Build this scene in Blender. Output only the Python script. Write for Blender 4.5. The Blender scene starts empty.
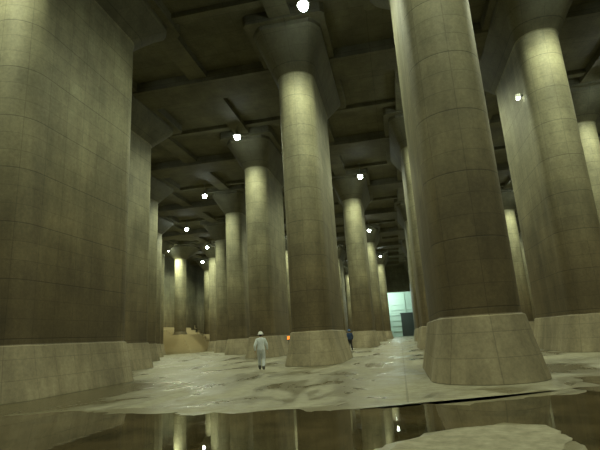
import bpy, bmesh, math, random
from mathutils import Vector, Matrix, noise
random.seed(4)
scene = bpy.context.scene
col = scene.collection
try:
    scene.view_settings.view_transform = 'Standard'
    scene.view_settings.look = 'None'
    scene.view_settings.exposure = 0.0
except Exception as e:
    print(e)

# ------------------------------------------------------------ node helpers
def new_mat(name):
    m = bpy.data.materials.new(name); m.use_nodes = True
    nt = m.node_tree; b = nt.nodes['Principled BSDF']
    return m, nt, b
def N(nt, t, **kw):
    n = nt.nodes.new(t)
    for k, v in kw.items():
        if k in n.inputs: n.inputs[k].default_value = v
        else: setattr(n, k, v)
    return n
def ramp(nt, stops, fac):
    r = nt.nodes.new('ShaderNodeValToRGB'); e = r.color_ramp.elements
    while len(e) < len(stops): e.new(0.5)
    for i, (p, c) in enumerate(stops):
        e[i].position = p
        e[i].color = (c[0], c[1], c[2], 1) if not isinstance(c, (int, float)) else (c, c, c, 1)
    nt.links.new(fac, r.inputs[0]); return r.outputs[0]
def mixc(nt, a, b, fac, mode='MIX'):
    n = nt.nodes.new('ShaderNodeMix'); n.data_type = 'RGBA'; n.blend_type = mode
    for s, v in ((6, a), (7, b), (0, fac)):
        if isinstance(v, (int, float)):
            n.inputs[s].default_value = v
        elif isinstance(v, tuple): n.inputs[s].default_value = (v[0], v[1], v[2], 1)
        else: nt.links.new(v, n.inputs[s])
    return n.outputs[2]
def math_(nt, op, a, b=None, c=None):
    n = nt.nodes.new('ShaderNodeMath'); n.operation = op
    for i, v in enumerate((a, b, c)):
        if v is None: continue
        if isinstance(v, (int, float)): n.inputs[i].default_value = v
        else: nt.links.new(v, n.inputs[i])
    return n.outputs[0]
def simple(name, c, rough=0.6, metal=0.0, emit=None, es=0):
    m, nt, b = new_mat(name)
    g = nt.nodes.new('ShaderNodeNewGeometry')
    n = N(nt, 'ShaderNodeTexNoise', Scale=9.0, Detail=4.0)
    nt.links.new(g.outputs['Position'], n.inputs['Vector'])
    cc = mixc(nt, tuple(x*0.8 for x in c), tuple(min(1, x*1.15) for x in c), n.outputs['Fac'])
    nt.links.new(cc, b.inputs['Base Color'])
    b.inputs['Roughness'].default_value = rough; b.inputs['Metallic'].default_value = metal
    if emit:
        b.inputs['Emission Color'].default_value = (*emit, 1); b.inputs['Emission Strength'].default_value = es
    return m

# ------------------------------------------------------------ concrete
def concrete(name, stained=True, clean=(0.335, 0.32, 0.21), scale=1.0):
    m, nt, b = new_mat(name)
    g = nt.nodes.new('ShaderNodeNewGeometry')
    sep = nt.nodes.new('ShaderNodeSeparateXYZ'); nt.links.new(g.outputs['Position'], sep.inputs[0])
    big = N(nt, 'ShaderNodeTexNoise', Scale=0.45, Detail=6.0, Roughness=0.6)
    nt.links.new(g.outputs['Position'], big.inputs['Vector'])
    mp = nt.nodes.new('ShaderNodeMapping'); mp.inputs['Scale'].default_value = (1.2, 1.2, 0.2)
    nt.links.new(g.outputs['Position'], mp.inputs['Vector'])
    streak = N(nt, 'ShaderNodeTexNoise', Scale=1.5, Detail=6.0, Roughness=0.6)
    nt.links.new(mp.outputs[0], streak.inputs['Vector'])
    fine = N(nt, 'ShaderNodeTexNoise', Scale=9.0, Detail=8.0, Roughness=0.75)
    nt.links.new(g.outputs['Position'], fine.inputs['Vector'])
    if stained:
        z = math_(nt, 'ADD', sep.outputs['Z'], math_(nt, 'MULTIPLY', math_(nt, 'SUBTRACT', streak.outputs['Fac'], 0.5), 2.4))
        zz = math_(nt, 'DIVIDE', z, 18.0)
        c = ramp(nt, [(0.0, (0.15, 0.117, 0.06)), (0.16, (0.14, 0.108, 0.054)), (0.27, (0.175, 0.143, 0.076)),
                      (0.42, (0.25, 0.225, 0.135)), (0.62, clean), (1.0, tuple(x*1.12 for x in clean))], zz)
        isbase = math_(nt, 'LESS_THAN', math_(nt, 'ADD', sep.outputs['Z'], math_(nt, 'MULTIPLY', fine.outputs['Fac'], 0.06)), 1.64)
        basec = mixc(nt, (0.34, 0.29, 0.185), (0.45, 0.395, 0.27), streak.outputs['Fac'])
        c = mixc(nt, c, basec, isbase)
        v3 = ramp(nt, [(0.35, 0.84), (0.6, 1.05)], streak.outputs['Fac'])
        c = mixc(nt, c, v3, 1.0, 'MULTIPLY')
    else:
        c = mixc(nt, tuple(x*0.6 for x in clean), tuple(x*1.15 for x in clean), streak.outputs['Fac'])
    v1 = ramp(nt, [(0.3, 0.6), (0.7, 1.18)], big.outputs['Fac'])
    c = mixc(nt, c, v1, 1.0, 'MULTIPLY')
    v2 = ramp(nt, [(0.3, 0.74), (0.7, 1.15)], fine.outputs['Fac'])
    c = mixc(nt, c, v2, 1.0, 'MULTIPLY')
    uv = nt.nodes.new('ShaderNodeUVMap')
    def brick(w, h, ms, c2, mo):
        br = nt.nodes.new('ShaderNodeTexBrick'); br.offset = 0.0
        br.inputs['Scale'].default_value = 1.0
        br.inputs['Mortar Size'].default_value = ms
        br.inputs['Mortar Smooth'].default_value = 0.5
        br.inputs['Brick Width'].default_value = w
        br.inputs['Row Height'].default_value = h
        br.inputs['Color1'].default_value = (1, 1, 1, 1); br.inputs['Color2'].default_value = (c2, c2, c2, 1)
        br.inputs['Mortar'].default_value = (mo, mo, mo, 1)
        nt.links.new(uv.outputs[0], br.inputs['Vector']); return br
    br = brick(0.9, 0.6, 0.014, 0.86, 0.62)
    br2 = brick(400.0, 1.8, 0.022, 1.0, 0.58)
    c = mixc(nt, c, br.outputs['Color'], 0.8, 'MULTIPLY')
    c = mixc(nt, c, br2.outputs['Color'], 0.7, 'MULTIPLY')
    nt.links.new(c, b.inputs['Base Color'])
    b.inputs['Roughness'].default_value = 0.7
    bp = N(nt, 'ShaderNodeBump', Strength=0.3, Distance=0.04)
    h = math_(nt, 'SUBTRACT', math_(nt, 'MULTIPLY', fine.outputs['Fac'], 0.5), math_(nt, 'MULTIPLY', br2.outputs['Fac'], 0.5))
    nt.links.new(h, bp.inputs['Height']); nt.links.new(bp.outputs[0], b.inputs['Normal'])
    return m

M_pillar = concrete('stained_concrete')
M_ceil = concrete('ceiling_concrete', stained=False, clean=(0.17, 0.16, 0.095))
M_wall = concrete('wall_concrete', stained=True, clean=(0.2, 0.2, 0.13))

def floor_mat():
    m, nt, b = new_mat('wet_floor')
    g = nt.nodes.new('ShaderNodeNewGeometry')
    mp = nt.nodes.new('ShaderNodeMapping'); mp.inputs['Scale'].default_value = (0.8, 0.45, 1)
    mp.inputs['Rotation'].default_value = (0, 0, 0.5)
    nt.links.new(g.outputs['Position'], mp.inputs['Vector'])
    w = N(nt, 'ShaderNodeTexNoise', Scale=0.7, Detail=9.0, Roughness=0.64, Distortion=0.5)
    nt.links.new(mp.outputs[0], w.inputs['Vector'])
    f = N(nt, 'ShaderNodeTexNoise', Scale=3.0, Detail=9.0, Roughness=0.75)
    nt.links.new(g.outputs['Position'], f.inputs['Vector'])
    wet = ramp(nt, [(0.40, 1.0), (0.47, 0.72), (0.52, 0.2), (0.62, 0.0)], w.outputs['Fac'])
    sep = nt.nodes.new('ShaderNodeSeparateXYZ'); nt.links.new(g.outputs['Position'], sep.inputs[0])
    lx = math_(nt, 'ADD', sep.outputs['X'], math_(nt, 'MULTIPLY', w.outputs['Fac'], 4.0))
    near = ramp(nt, [(0.42, 1.0), (0.52, 0.0)], math_(nt, 'DIVIDE', sep.outputs['Y'], 40.0))
    left = math_(nt, 'MULTIPLY', ramp(nt, [(0.36, 1.0), (0.42, 0.0)], math_(nt, 'DIVIDE', math_(nt, 'ADD', lx, 12.0), 16.0)), near)
    wet = math_(nt, 'MAXIMUM', wet, left)
    dry = ramp(nt, [(0.3, (0.20, 0.185, 0.12)), (0.5, (0.33, 0.31, 0.22)), (0.7, (0.44, 0.42, 0.32))], f.outputs['Fac'])
    wc = mixc(nt, (0.085, 0.07, 0.034), (0.16, 0.135, 0.075), f.outputs['Fac'])
    c = mixc(nt, dry, wc, wet)
    br = nt.nodes.new('ShaderNodeTexBrick'); br.offset = 0.0
    br.inputs['Scale'].default_value = 1.0; br.inputs['Mortar Size'].default_value = 0.025
    br.inputs['Brick Width'].default_value = 6.5; br.inputs['Row Height'].default_value = 6.5
    br.inputs['Color1'].default_value = (1, 1, 1, 1); br.inputs['Color2'].default_value = (0.88, 0.88, 0.88, 1)
    br.inputs['Mortar'].default_value = (0.5, 0.5, 0.5, 1)
    nt.links.new(g.outputs['Position'], br.inputs['Vector'])
    c = mixc(nt, c, br.outputs['Color'], 0.7, 'MULTIPLY')
    nt.links.new(c, b.inputs['Base Color'])
    r = math_(nt, 'SUBTRACT', 0.7, math_(nt, 'MULTIPLY', wet, 0.45))
    nt.links.new(r, b.inputs['Roughness'])
    bp = N(nt, 'ShaderNodeBump', Strength=0.35, Distance=0.04)
    nt.links.new(f.outputs['Fac'], bp.inputs['Height']); nt.links.new(bp.outputs[0], b.inputs['Normal'])
    return m
M_floor = floor_mat()

def water_mat():
    m, nt, b = new_mat('puddle_water')
    g = nt.nodes.new('ShaderNodeNewGeometry')
    f = N(nt, 'ShaderNodeTexNoise', Scale=0.8, Detail=6.0, Roughness=0.6)
    nt.links.new(g.outputs['Position'], f.inputs['Vector'])
    c = ramp(nt, [(0.35, (0.025, 0.021, 0.008)), (0.65, (0.10, 0.075, 0.035))], f.outputs['Fac'])
    nt.links.new(c, b.inputs['Base Color'])
    nt.links.new(ramp(nt, [(0.5, 0.01), (0.7, 0.10)], f.outputs['Fac']), b.inputs['Roughness'])
    b.inputs['IOR'].default_value = 1.42
    f2 = N(nt, 'ShaderNodeTexNoise', Scale=3.0, Detail=2.0)
    nt.links.new(g.outputs['Position'], f2.inputs['Vector'])
    bp = N(nt, 'ShaderNodeBump', Strength=0.04, Distance=0.02)
    nt.links.new(f2.outputs['Fac'], bp.inputs['Height']); nt.links.new(bp.outputs[0], b.inputs['Normal'])
    return m
M_water = water_mat()
M_mud, nt, b = new_mat('wet_mud')
g = nt.nodes.new('ShaderNodeNewGeometry')
f = N(nt, 'ShaderNodeTexNoise', Scale=5.0, Detail=8.0, Roughness=0.7)
nt.links.new(g.outputs['Position'], f.inputs['Vector'])
nt.links.new(mixc(nt, (0.13, 0.11, 0.06), (0.26, 0.235, 0.15), f.outputs['Fac']), b.inputs['Base Color'])
b.inputs['Roughness'].default_value = 0.35
bp = N(nt, 'ShaderNodeBump', Strength=0.3, Distance=0.03)
nt.links.new(f.outputs['Fac'], bp.inputs['Height']); nt.links.new(bp.outputs[0], b.inputs['Normal'])

# ------------------------------------------------------------ mesh helpers
def finish(bm, name, mats, smooth=None, loc=(0, 0, 0), parent=None):
    me = bpy.data.meshes.new(name); bm.to_mesh(me); bm.free()
    for m in (mats if isinstance(mats, list) else [mats]): me.materials.append(m)
    o = bpy.data.objects.new(name, me); o.location = loc; col.objects.link(o)
    if smooth is not None:
        for p in me.polygons: p.use_smooth = True
        try: me.set_sharp_from_angle(angle=math.radians(smooth))
        except Exception: pass
    if parent: o.parent = parent
    return o
def box(bm, x0, x1, y0, y1, z0, z1, uvl=None, mi=0):
    v = [bm.verts.new(p) for p in ((x0,y0,z0),(x1,y0,z0),(x1,y1,z0),(x0,y1,z0),(x0,y0,z1),(x1,y0,z1),(x1,y1,z1),(x0,y1,z1))]
    fs = []
    for q in ((0,3,2,1),(4,5,6,7),(0,1,5,4),(1,2,6,5),(2,3,7,6),(3,0,4,7)):
        f = bm.faces.new([v[i] for i in q]); f.material_index = mi; fs.append(f)
    if uvl: box_uv(fs, uvl)
    return fs
def box_uv(fs, uvl):
    for f in fs:
        f.normal_update(); n = f.normal
        for l in f.loops:
            p = l.vert.co
            if abs(n.z) > 0.5: l[uvl].uv = (p.x, p.y)
            elif abs(n.x) > 0.5: l[uvl].uv = (p.y, p.z)
            else: l[uvl].uv = (p.x, p.z)
def box_obj(name, dims, mat):
    bm = bmesh.new(); uvl = bm.loops.layers.uv.new('UVMap')
    box(bm, *dims, uvl); return finish(bm, name, mat)

# ------------------------------------------------------------ pillar
CEIL = 18.4
HL = 2.5
def ray_oct(p, wx, wy, ch):
    d = Vector((p[0]/wx, p[1]/wy))
    s = max(abs(d.x), abs(d.y), (abs(d.x)+abs(d.y))/(2-ch))
    return (p[0]/s, p[1]/s)
def pillar_mesh(name, hl=HL, R=1.03, zb=0.0):
    def stadium(r, n=14):
        pts = []
        for i in range(n+1):
            a = math.pi*i/n; pts.append((r*math.cos(a), hl + r*math.sin(a)))
        for i in range(n+1):
            a = math.pi + math.pi*i/n; pts.append((r*math.cos(a), -hl + r*math.sin(a)))
        return pts
    bm = bmesh.new(); uvl = bm.loops.layers.uv.new('UVMap')
    levels = [(0.0, R+.43), (0.10, R+.41), (1.0, R+.20), (1.58, R+0.09), (1.62, R+0.015)]
    if zb: levels = [(0.0, R+.2), (0.3, R+.1), (0.5, R+.01)]
    rings = []
    for z, r in levels: rings.append((z+zb, stadium(r)))
    for z in (1.64+zb, 5+zb*.5, 9, 13, 15.75): rings.append((z, stadium(R)))
    base = stadium(R)
    top = [ray_oct(p, R+2.2, hl+2.7, 0.55) for p in base]
    rings.append((15.8, stadium(R+0.05)))
    rings.append((17.55, top)); rings.append((17.8, top))
    top2 = [ray_oct(p, R+2.5, hl+3.0, 0.4) for p in base]
    rings.append((17.8, top2)); rings.append((CEIL+0.05, top2))
    per = [0]
    for i in range(len(base)):
        a = Vector(base[i]); b = Vector(base[(i+1) % len(base)]); per.append(per[-1]+(b-a).length)
    vs = [[bm.verts.new((x, y, z)) for x, y in pts] for z, pts in rings]
    n = len(base)
    for k in range(len(vs)-1):
        for i in range(n):
            j = (i+1) % n
            f = bm.faces.new((vs[k][i], vs[k][j], vs[k+1][j], vs[k+1][i]))
            for l, u, z in zip(f.loops, (per[i], per[i+1], per[i+1], per[i]), (rings[k][0], rings[k][0], rings[k+1][0], rings[k+1][0])):
                l[uvl].uv = (u, z)
            if rings[k][0] >= 15.8: f.material_index = 1
    bm.faces.new(list(reversed(vs[0]))); bm.faces.new(vs[-1])
    me = bpy.data.meshes.new(name); bm.to_mesh(me); bm.free()
    me.materials.append(M_pillar); me.materials.append(M_ceil)
    for p in me.polygons: p.use_smooth = True
    me.set_sharp_from_angle(angle=math.radians(22))
    return me
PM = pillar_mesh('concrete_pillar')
RM = pillar_mesh('round_column', 0.05, 0.95, 3.0)

moved = {(1, -1): (2.12, 13.3), (-1, -1): (-12.3, 12.5), (0, 0): (-4.38, 23.6), (-1, 1): (-10.85, 36.6),
         (0, 2): (-3.8, 49.6), (0, 4): (-3.7, 75.6), (0, 6): (-3.0, 101.6), (1, 1): (2.7, 36.6), (1, 3): (3.2, 62.6), (1, 5): (3.9, 88.6), (1, 7): (4.5, 114.6)}
grid = []
for m in range(-2, 8):
    for k in range(-5, 6):
        if (k+m) % 2: continue
        x = -4.5+6.55*k; y = 23.6+13*m
        if m == -2: y = -5.5
        if (k, m) in moved: x, y = moved[(k, m)]
        grid.append((k, m, x, y))
for (k, m, x, y) in grid:
    o = bpy.data.objects.new('concrete_pillar', PM); o.location = (x, y+HL, 0); col.objects.link(o)
o = bpy.data.objects.new('round_column', RM); o.location = (-36.2, 73.6, 0.01); col.objects.link(o)

# ------------------------------------------------------------ lamps
M_house = simple('lamp_housing', (0.25, 0.26, 0.24), 0.5, 0.6)
M_bulb = simple('lamp_bulb', (0.9, 1, 0.95), 0.3, 0, (0.85, 1.0, 0.95), 60)
M_bulb2 = simple('small_lamp_glass', (0.9, 1, 0.9), 0.3, 0, (0.9, 1.0, 0.8), 10)
def lamp_mesh():
    bm = bmesh.new()
    def ring(r, z, n=16): return [bm.verts.new((r*math.cos(2*math.pi*i/n), r*math.sin(2*math.pi*i/n), z)) for i in range(n)]
    prof = [(0.025, 1.35), (0.025, 0.42), (0.09, 0.40), (0.10, 0.22), (0.17, 0.16), (0.30, 0.05), (0.31, 0.03), (0.28, 0.06), (0.15, 0.15), (0.05, 0.17)]
    rs = [ring(r, z) for r, z in prof]
    for a, b in zip(rs, rs[1:]):
        for i in range(16): bm.faces.new((a[i], b[i], b[(i+1) % 16], a[(i+1) % 16]))
    box(bm, -0.12, 0.12, -0.12, 0.12, 1.33, 1.45)
    for f in bm.faces: f.material_index = 0
    r = bmesh.ops.create_uvsphere(bm, u_segments=16, v_segments=10, radius=0.24, matrix=Matrix.Translation((0, 0, -0.05)))
    for v in r['verts']:
        for f in v.link_faces: f.material_index = 1
    me = bpy.data.meshes.new('ceiling_lamp'); bm.to_mesh(me); bm.free()
    me.materials.append(M_house); me.materials.append(M_bulb)
    for p in me.polygons: p.use_smooth = True
    return me
LM = lamp_mesh()
LZ = 17.0
def lamp(x, y, power=1500):
    o = bpy.data.objects.new('ceiling_lamp', LM); o.location = (x, y, LZ); col.objects.link(o)
    ld = bpy.data.lights.new('lamp_light', 'SPOT'); ld.energy = power; ld.color = (0.94, 1.0, 0.65); ld.shadow_soft_size = 0.14
    ld.spot_size = math.radians(166); ld.spot_blend = 0.55
    lo = bpy.data.objects.new('lamp_light', ld); lo.location = (0, 0, -0.45); lo.parent = o; col.objects.link(lo)
PW = 1800
lm = {(0, 0): (-2.95, 19.0), (-1, 1): (-10.95, 32.0), (-2, 2): (-19.3, 45.0), (-3, 3): (-27.6, 58.0), (0, 2): (-2.35, 45.0), (1, -1): (2.6, 8.3)}
for (k, m, x, y) in grid:
    if y < 0: continue
    lx, ly = lm.get((k, m), (x+0.6, y-4.6))
    lamp(lx, ly, PW)
lamp(-36.9, 70.3, PW*2.2)
lamp(-4.5, -10, PW); lamp(8.6, -10, PW)
bm = bmesh.new()
box(bm, -0.16, 0.0, -0.04, 0.04, 0.02, 0.10); box(bm, -0.34, -0.14, -0.12, 0.12, -0.02, 0.14)
fs = box(bm, -0.32, -0.16, -0.10, 0.10, -0.12, -0.025, mi=1)
finish(bm, 'bracket_lamp', [M_house, M_bulb2], loc=(7.565, 23.9, 12.9))

# ------------------------------------------------------------ room shell
X0, X1, Y0, Y1 = -42.0, 34.0, -16.0, 126.0
box_obj('floor', (X0-1, X1+1, Y0-1, Y1+16, -0.5, 0.0), M_floor)
box_obj('ceiling', (X0-1, X1+1, Y0-1, Y1+1, CEIL, CEIL+1), M_ceil)
box_obj('wall_left', (X0-1, X0, Y0, Y1, 0, CEIL), M_wall)
box_obj('wall_right', (X1, X1+1, Y0, Y1, 0, CEIL), M_wall)
box_obj('wall_back', (X0-1, X1+1, Y0-1, Y0, 0, CEIL), M_wall)
bm = bmesh.new(); uvl = bm.loops.layers.uv.new('UVMap')
box(bm, X0-1, -5, Y1, Y1+1, 0, CEIL, uvl); box(bm, 8, X1+1, Y1, Y1+1, 0, CEIL, uvl); box(bm, -5, 8, Y1, Y1+1, 11.6, CEIL, uvl)
finish(bm, 'wall_far', M_wall)
bm = bmesh.new(); uvl = bm.loops.layers.uv.new('UVMap')
for m in range(-2, 8):
    y = 23.6+13*m+HL
    box(bm, X0, X1, y-1.2, y+1.2, 17.7, CEIL+0.02, uvl)
    box(bm, X0, X1, y-6.5-0.25, y-6.5+0.25, 18.1, CEIL+0.02, uvl)
for k in range(-5, 6):
    x = -4.5+6.55*k
    box(bm, x-0.6, x+0.6, Y0, Y1, 17.95, CEIL+0.01, uvl)
finish(bm, 'ceiling_beam_grid', M_ceil)

M_shaft = simple('shaft_lining', (0.5, 0.60, 0.52), 0.7)
M_dark = simple('dark_steel', (0.03, 0.035, 0.03), 0.6)
bm = bmesh.new()
S = Y1+1.05
box(bm, -9, 11, Y1+12, Y1+12.5, 0, 16); box(bm, -9.5, -9, S, Y1+12, 0, 16); box(bm, 11, 11.5, S, Y1+12, 0, 16)
box(bm, -9.5, 11.5, S, Y1+12.5, 16, 16.5)
for i in range(9):
    z = 1.4+i*1.5
    box(bm, -9, 11, Y1+11.8, Y1+12.02, z, z+0.2)
for x in (-6, -2, 2, 6):
    box(bm, x-.15, x+.15, Y1+11.7, Y1+12.02, 0, 14)
finish(bm, 'inlet_shaft', M_shaft)
bm = bmesh.new(); box(bm, 0.6, 4.2, Y1+11.2, Y1+11.58, 0, 6.2); box(bm, 0.4, 4.4, Y1+11.15, Y1+11.6, 6.2, 6.5)
finish(bm, 'door_1', M_dark)
ld = bpy.data.lights.new('shaft_light', 'POINT'); ld.energy = 2600; ld.color = (0.78, 1.0, 0.92); ld.shadow_soft_size = 0.4
lo = bpy.data.objects.new('shaft_light', ld); lo.location = (-2.5, Y1+6, 11); col.objects.link(lo)

M_step = simple('step_concrete', (0.52, 0.44, 0.28), 0.8)
bm = bmesh.new()
for i in range(6):
    box(bm, X0+0.02, -32.4-0.5*i, 69.3+0.5*i, 86, 0.5*i, 0.5*i+0.5)
for i in range(3):
    box(bm, X0+0.02, -38.2-0.9*i, 74.0+0.4*i, 86, 3.0+0.5*i, 3.5+0.5*i)
# handrail along the flight
for i in range(6):
    x = -32.6-0.5*i; box(bm, x-.04, x+.04, 78.0, 78.08, 0.5*i+.5, 0.5*i+1.6)
    box(bm, x-.5, x+.04, 78.0, 78.08, 0.5*i+1.5, 0.5*i+1.6); box(bm, x-.54, x-.46, 78.0, 78.08, 0.5*i+1.5, 0.5*i+2.1)
finish(bm, 'concrete_steps', M_step)

# ------------------------------------------------------------ puddles
def outline(pts, jag, seg=0.12, seed=0.0):
    out = []
    for i in range(len(pts)):
        a = Vector(pts[i]).to_3d(); b = Vector(pts[(i+1) % len(pts)]).to_3d(); L = (b-a).length; n = max(1, int(L/seg))
        for j in range(n):
            p = a.lerp(b, j/n)
            q = p + jag*Vector((noise.noise(p*1.1+Vector((seed, 0, 0))), noise.noise(p*1.1+Vector((9+seed, 3, 0))), 0)) \
                  + 0.35*jag*Vector((noise.noise(p*4+Vector((seed, 0, 7))), noise.noise(p*4+Vector((4, seed, 5))), 0))
            out.append((q.x, q.y))
    return out
def sheet(name, pts, z, mat, jag, seed=0.0):
    bm = bmesh.new()
    o = outline(pts, jag, seed=seed)
    vs = [bm.verts.new((x, y, z)) for x, y in o]
    f = bm.faces.new(vs); f.normal_update()
    if f.normal.z < 0: f.normal_flip()
    bmesh.ops.triangulate(bm, faces=[f])
    return finish(bm, name, mat)
edge = [(-9.2, 9.6), (-7.56, 9.7), (-5.8, 9.2), (-4.13, 9.0), (-1.45, 8.9), (.22, 9.15), (1.73, 9.55), (2.9, 10.0), (4.0, 11.4), (4.3, 12.9), (5.6, 13.4)]
rest = [(9, 12.0), (9, 2), (5, -1), (-3, -1), (-9, 4)]
sheet('wet_mud_margin', [(x-(.25 if x > 3 else 0), y+.42) for x, y in edge]+[(9.3, 12.2), (9.3, 1.8), (5, -1.3), (-3, -1.3), (-9.3, 3.8)], 0.004, M_mud, 0.7, 5.0)
sheet('water_puddle', edge+rest, 0.010, M_water, 0.55)
M_silt, nt, b = new_mat('pale_silt')
g = nt.nodes.new('ShaderNodeNewGeometry')
f = N(nt, 'ShaderNodeTexNoise', Scale=4.0, Detail=9.0, Roughness=0.75)
nt.links.new(g.outputs['Position'], f.inputs['Vector'])
nt.links.new(ramp(nt, [(0.3, (0.15, 0.135, 0.08)), (0.7, (0.38, 0.35, 0.25))], f.outputs['Fac']), b.inputs['Base Color'])
b.inputs['Roughness'].default_value = 0.7
isl = [(-.25, 5.8), (-.05, 6.3), (.42, 6.75), (1.1, 7.15), (1.6, 7.1), (1.85, 6.75), (1.75, 6.2), (1.5, 5.5), (.9, 4.6), (0, 4.9)]
sheet('wet_mud_margin', [(.8+(x-.8)*1.1, 6.0+(y-6.0)*1.1) for x, y in isl], 0.014, M_mud, 0.3, 3.5)
sheet('silt_patch', isl, 0.018, M_silt, 0.25, 3.0)

# ------------------------------------------------------------ people
M_skin = simple('skin', (0.55, 0.36, 0.26), 0.5)
M_hair = simple('hair', (0.02, 0.018, 0.015), 0.6)
M_eye = simple('eye', (0.05, 0.04, 0.03), 0.2)
M_boot = simple('rubber_boots', (0.10, 0.10, 0.09), 0.5)
def skin_chain(name, verts, edges, root, parent, mat_fn, mats, sub=2):
    bm = bmesh.new(); lay = bm.verts.layers.skin.verify()
    vs = []
    for i, (p, r) in enumerate(verts):
        v = bm.verts.new(p); v[lay].radius = r if isinstance(r, tuple) else (r, r)
        v[lay].use_root = (i == root); vs.append(v)
    for a, b_ in edges: bm.edges.new((vs[a], vs[b_]))
    me = bpy.data.meshes.new(name+'_t'); bm.to_mesh(me); bm.free()
    t = bpy.data.objects.new(name+'_t', me); col.objects.link(t)
    s = t.modifiers.new('s', 'SKIN'); s.use_smooth_shade = True
    ss = t.modifiers.new('u', 'SUBSURF'); ss.levels = sub; ss.render_levels = sub
    bpy.context.view_layer.update()
    dg = bpy.context.evaluated_depsgraph_get()
    me2 = bpy.data.meshes.new_from_object(t.evaluated_get(dg))
    bpy.data.objects.remove(t)
    me2.name = name; me2.materials.clear()
    for m in mats: me2.materials.append(m)
    for p in me2.polygons: p.material_index = mat_fn(p.center); p.use_smooth = True
    o = bpy.data.objects.new(name, me2); col.objects.link(o); o.parent = parent
    return o
def person(name, loc, heading, M_top, M_leg, M_helmet, stride=1.0, scale=1.0):
    root = bpy.data.objects.new(name, None); col.objects.link(root)
    root.location = loc; root.rotation_euler = (0, 0, heading); root.scale = (scale,)*3
    s = stride
    V = [((0, 0, .96), (.175, .135)), ((0, 0, 1.12), (.17, .13)), ((0, .005, 1.28), (.195, .145)), ((0, 0, 1.41), (.15, .11)),
         ((0, .01, 1.50), (.058, .058)), ((0, .025, 1.57), (.07, .08)), ((0, .025, 1.66), (.078, .095)),
         ((-.185, 0, 1.40), .088), ((-.28, -.04-.05*s, 1.15), .072), ((-.285, .06-.04*s, .91), .046),
         ((.185, 0, 1.40), .088), ((.28, -.04+.05*s, 1.15), .072), ((.285, .06+.12*s, .92), .046),
         ((-.10, 0.01, .88), .125), ((-.105, .02+.13*s, .50), .095), ((-.105, .0+.20*s, .13), .072), ((-.11, .14+.20*s, .055), .05),
         ((.10, 0.01, .88), .125), ((.105, .03-.0*s, .50), .095), ((.105, -.02-.22*s, .14), .072), ((.11, .11-.22*s, .055), .05)]
    E = [(0,1),(1,2),(2,3),(3,4),(4,5),(5,6),(3,7),(7,8),(8,9),(3,10),(10,11),(11,12),(0,13),(13,14),(14,15),(15,16),(0,17),(17,18),(18,19),(19,20)]
    def mf(c):
        if c.z > 1.515: return 0
        if c.z < 0.22: return 3
        if c.z < 0.95 and abs(c.x) < .2: return 2
        return 1
    skin_chain('body', V, E, 0, root, mf, [M_skin, M_top, M_leg, M_boot])
    for sx, wr in ((-1, V[9][0]), (1, V[12][0])):
        w = Vector(wr)
        hv = [((w.x, w.y, w.z+.01), .03), ((w.x, w.y+.012, w.z-.05), (.022, .042)), ((w.x, w.y+.018, w.z-.09), (.018, .040))]
        he = [(0, 1), (1, 2)]
        skin_chain('hand', hv, he, 0, root, lambda c: 0, [M_skin], 1)
        for i, L in enumerate((.062, .072, .068, .052)):
            yy = w.y+.052-.023*i
            fv = [((w.x, yy, w.z-.085), .010), ((w.x-sx*.004, yy+.002, w.z-.085-L*.5), .009), ((w.x-sx*.020, yy+.004, w.z-.085-L), .008)]
            skin_chain('finger_%d' % (i+1), fv, he, 0, root, lambda c: 0, [M_skin], 1)
        tv = [((w.x-sx*.01, w.y+.03, w.z-.035), .012), ((w.x-sx*.022, w.y+.062, w.z-.065), .010), ((w.x-sx*.028, w.y+.07, w.z-.095), .009)]
        skin_chain('thumb', tv, he, 0, root, lambda c: 0, [M_skin], 1)
    bm = bmesh.new()
    def sph(c, sc, mi):
        r = bmesh.ops.create_uvsphere(bm, u_segments=12, v_segments=8, radius=1, matrix=Matrix.Translation(c) @ Matrix.Diagonal((*sc, 1)))
        for v in r['verts']:
            for f in v.link_faces: f.material_index = mi
    sph((0, .035, 1.62), (.078, .095, .115), 0)
    sph((0, .132, 1.605), (.014, .02, .024), 0)
    for e in (-1, 1):
        sph((e*.03, .122, 1.63), (.013, .01, .008), 1)
        sph((e*.08, .03, 1.61), (.012, .022, .033), 0)
    sph((0, .122, 1.563), (.024, .008, .006), 2)
    sph((0, .012, 1.635), (.083, .095, .10), 2)
    finish(bm, 'head', [M_skin, M_eye, M_hair], 60, parent=root)
    bm = bmesh.new()
    n = 24
    def ring(rx, ry, z, cy=.03): return [bm.verts.new((rx*math.cos(2*math.pi*i/n), cy+ry*math.sin(2*math.pi*i/n), z)) for i in range(n)]
    rs = [ring(.112, .132, 1.645), ring(.145, .185, 1.652, .045), ring(.145, .185, 1.66, .045), ring(.115, .138, 1.672), ring(.112, .134, 1.71), ring(.09, .112, 1.765), ring(.05, .065, 1.795), ring(.012, .015, 1.803)]
    for a, b_ in zip(rs, rs[1:]):
        for i in range(n): bm.faces.new((a[i], a[(i+1) % n], b_[(i+1) % n], b_[i]))
    bm.faces.new(rs[-1]); box(bm, -.012, .012, -.06, .12, 1.77, 1.812)
    finish(bm, 'safety_helmet', M_helmet, 40, parent=root)
    return root
M_white = simple('white_coverall', (0.74, 0.80, 0.86), 0.8)
M_white2 = simple('grey_trousers', (0.58, 0.62, 0.66), 0.8)
M_hw = simple('white_helmet', (0.88, 0.92, 0.95), 0.35)
M_navy = simple('navy_jacket', (0.03, 0.06, 0.14), 0.8)
M_blk = simple('dark_trousers', (0.015, 0.016, 0.02), 0.8)
M_bh = simple('blue_helmet', (0.08, 0.18, 0.4), 0.35)
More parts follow.
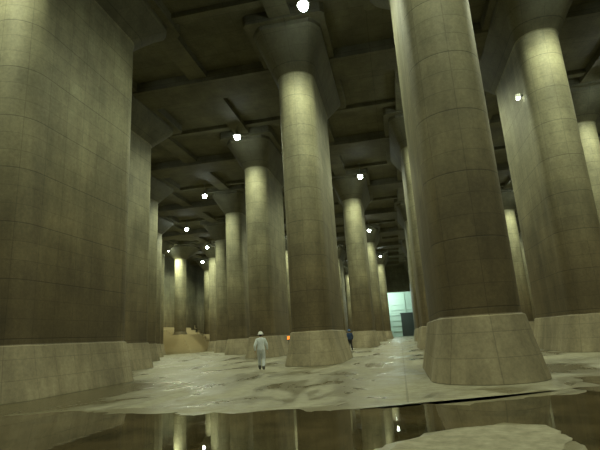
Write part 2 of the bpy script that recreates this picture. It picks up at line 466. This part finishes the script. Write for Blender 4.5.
person('construction_worker', (-6.3, 20.9, 0), 0.2, M_white, M_white2, M_hw, 1.0, 0.96)
person('site_visitor', (-4.3, 40.6, 0), 0.5, M_navy, M_blk, M_bh, 0.6)

M_or = simple('orange_beacon', (0.9, 0.25, 0.03), 0.4, 0, (1.0, 0.25, 0.03), 1.5)
bm = bmesh.new()
def cyl(x, y, r0, r1, z0, z1, mi, n=12):
    a = [bm.verts.new((x+r0*math.cos(2*math.pi*i/n), y+r0*math.sin(2*math.pi*i/n), z0)) for i in range(n)]
    c = [bm.verts.new((x+r1*math.cos(2*math.pi*i/n), y+r1*math.sin(2*math.pi*i/n), z1)) for i in range(n)]
    for i in range(n):
        f = bm.faces.new((a[i], a[(i+1) % n], c[(i+1) % n], c[i])); f.material_index = mi
    f = bm.faces.new(c); f.material_index = mi; f = bm.faces.new(list(reversed(a))); f.material_index = mi
cyl(0, 0, .25, .22, 0, .08, 0); cyl(0, 0, .03, .03, .08, 1.2, 0); cyl(0, 0, .13, .13, 1.2, 1.26, 0); cyl(0, 0, .12, .09, 1.26, 1.5, 1)
finish(bm, 'warning_beacon', [M_dark, M_or], 40, loc=(-8.1, 34.0, 0))

# ------------------------------------------------------------ world + camera
w = bpy.data.worlds.new('w'); scene.world = w; w.use_nodes = True
w.node_tree.nodes['Background'].inputs[0].default_value = (0.01, 0.012, 0.006, 1)
a = math.radians(11.2); P = math.radians(13.75); rl = math.radians(3.48)
fwd = Vector((-math.sin(a)*math.cos(P), math.cos(a)*math.cos(P), math.sin(P)))
r0 = Vector((math.cos(a), math.sin(a), 0)); u0 = r0.cross(fwd)
Rr = math.cos(rl)*r0 - math.sin(rl)*u0; U = math.sin(rl)*r0 + math.cos(rl)*u0
cd = bpy.data.cameras.new('camera'); cam = bpy.data.objects.new('camera', cd); col.objects.link(cam)
cd.sensor_width = 36; cd.lens = 27.6; cd.clip_end = 500; cd.clip_start = 0.05
mt = Matrix((Rr, U, -fwd)).transposed().to_4x4(); mt.translation = (0, 0, 1.33)
cam.matrix_world = mt
scene.camera = cam
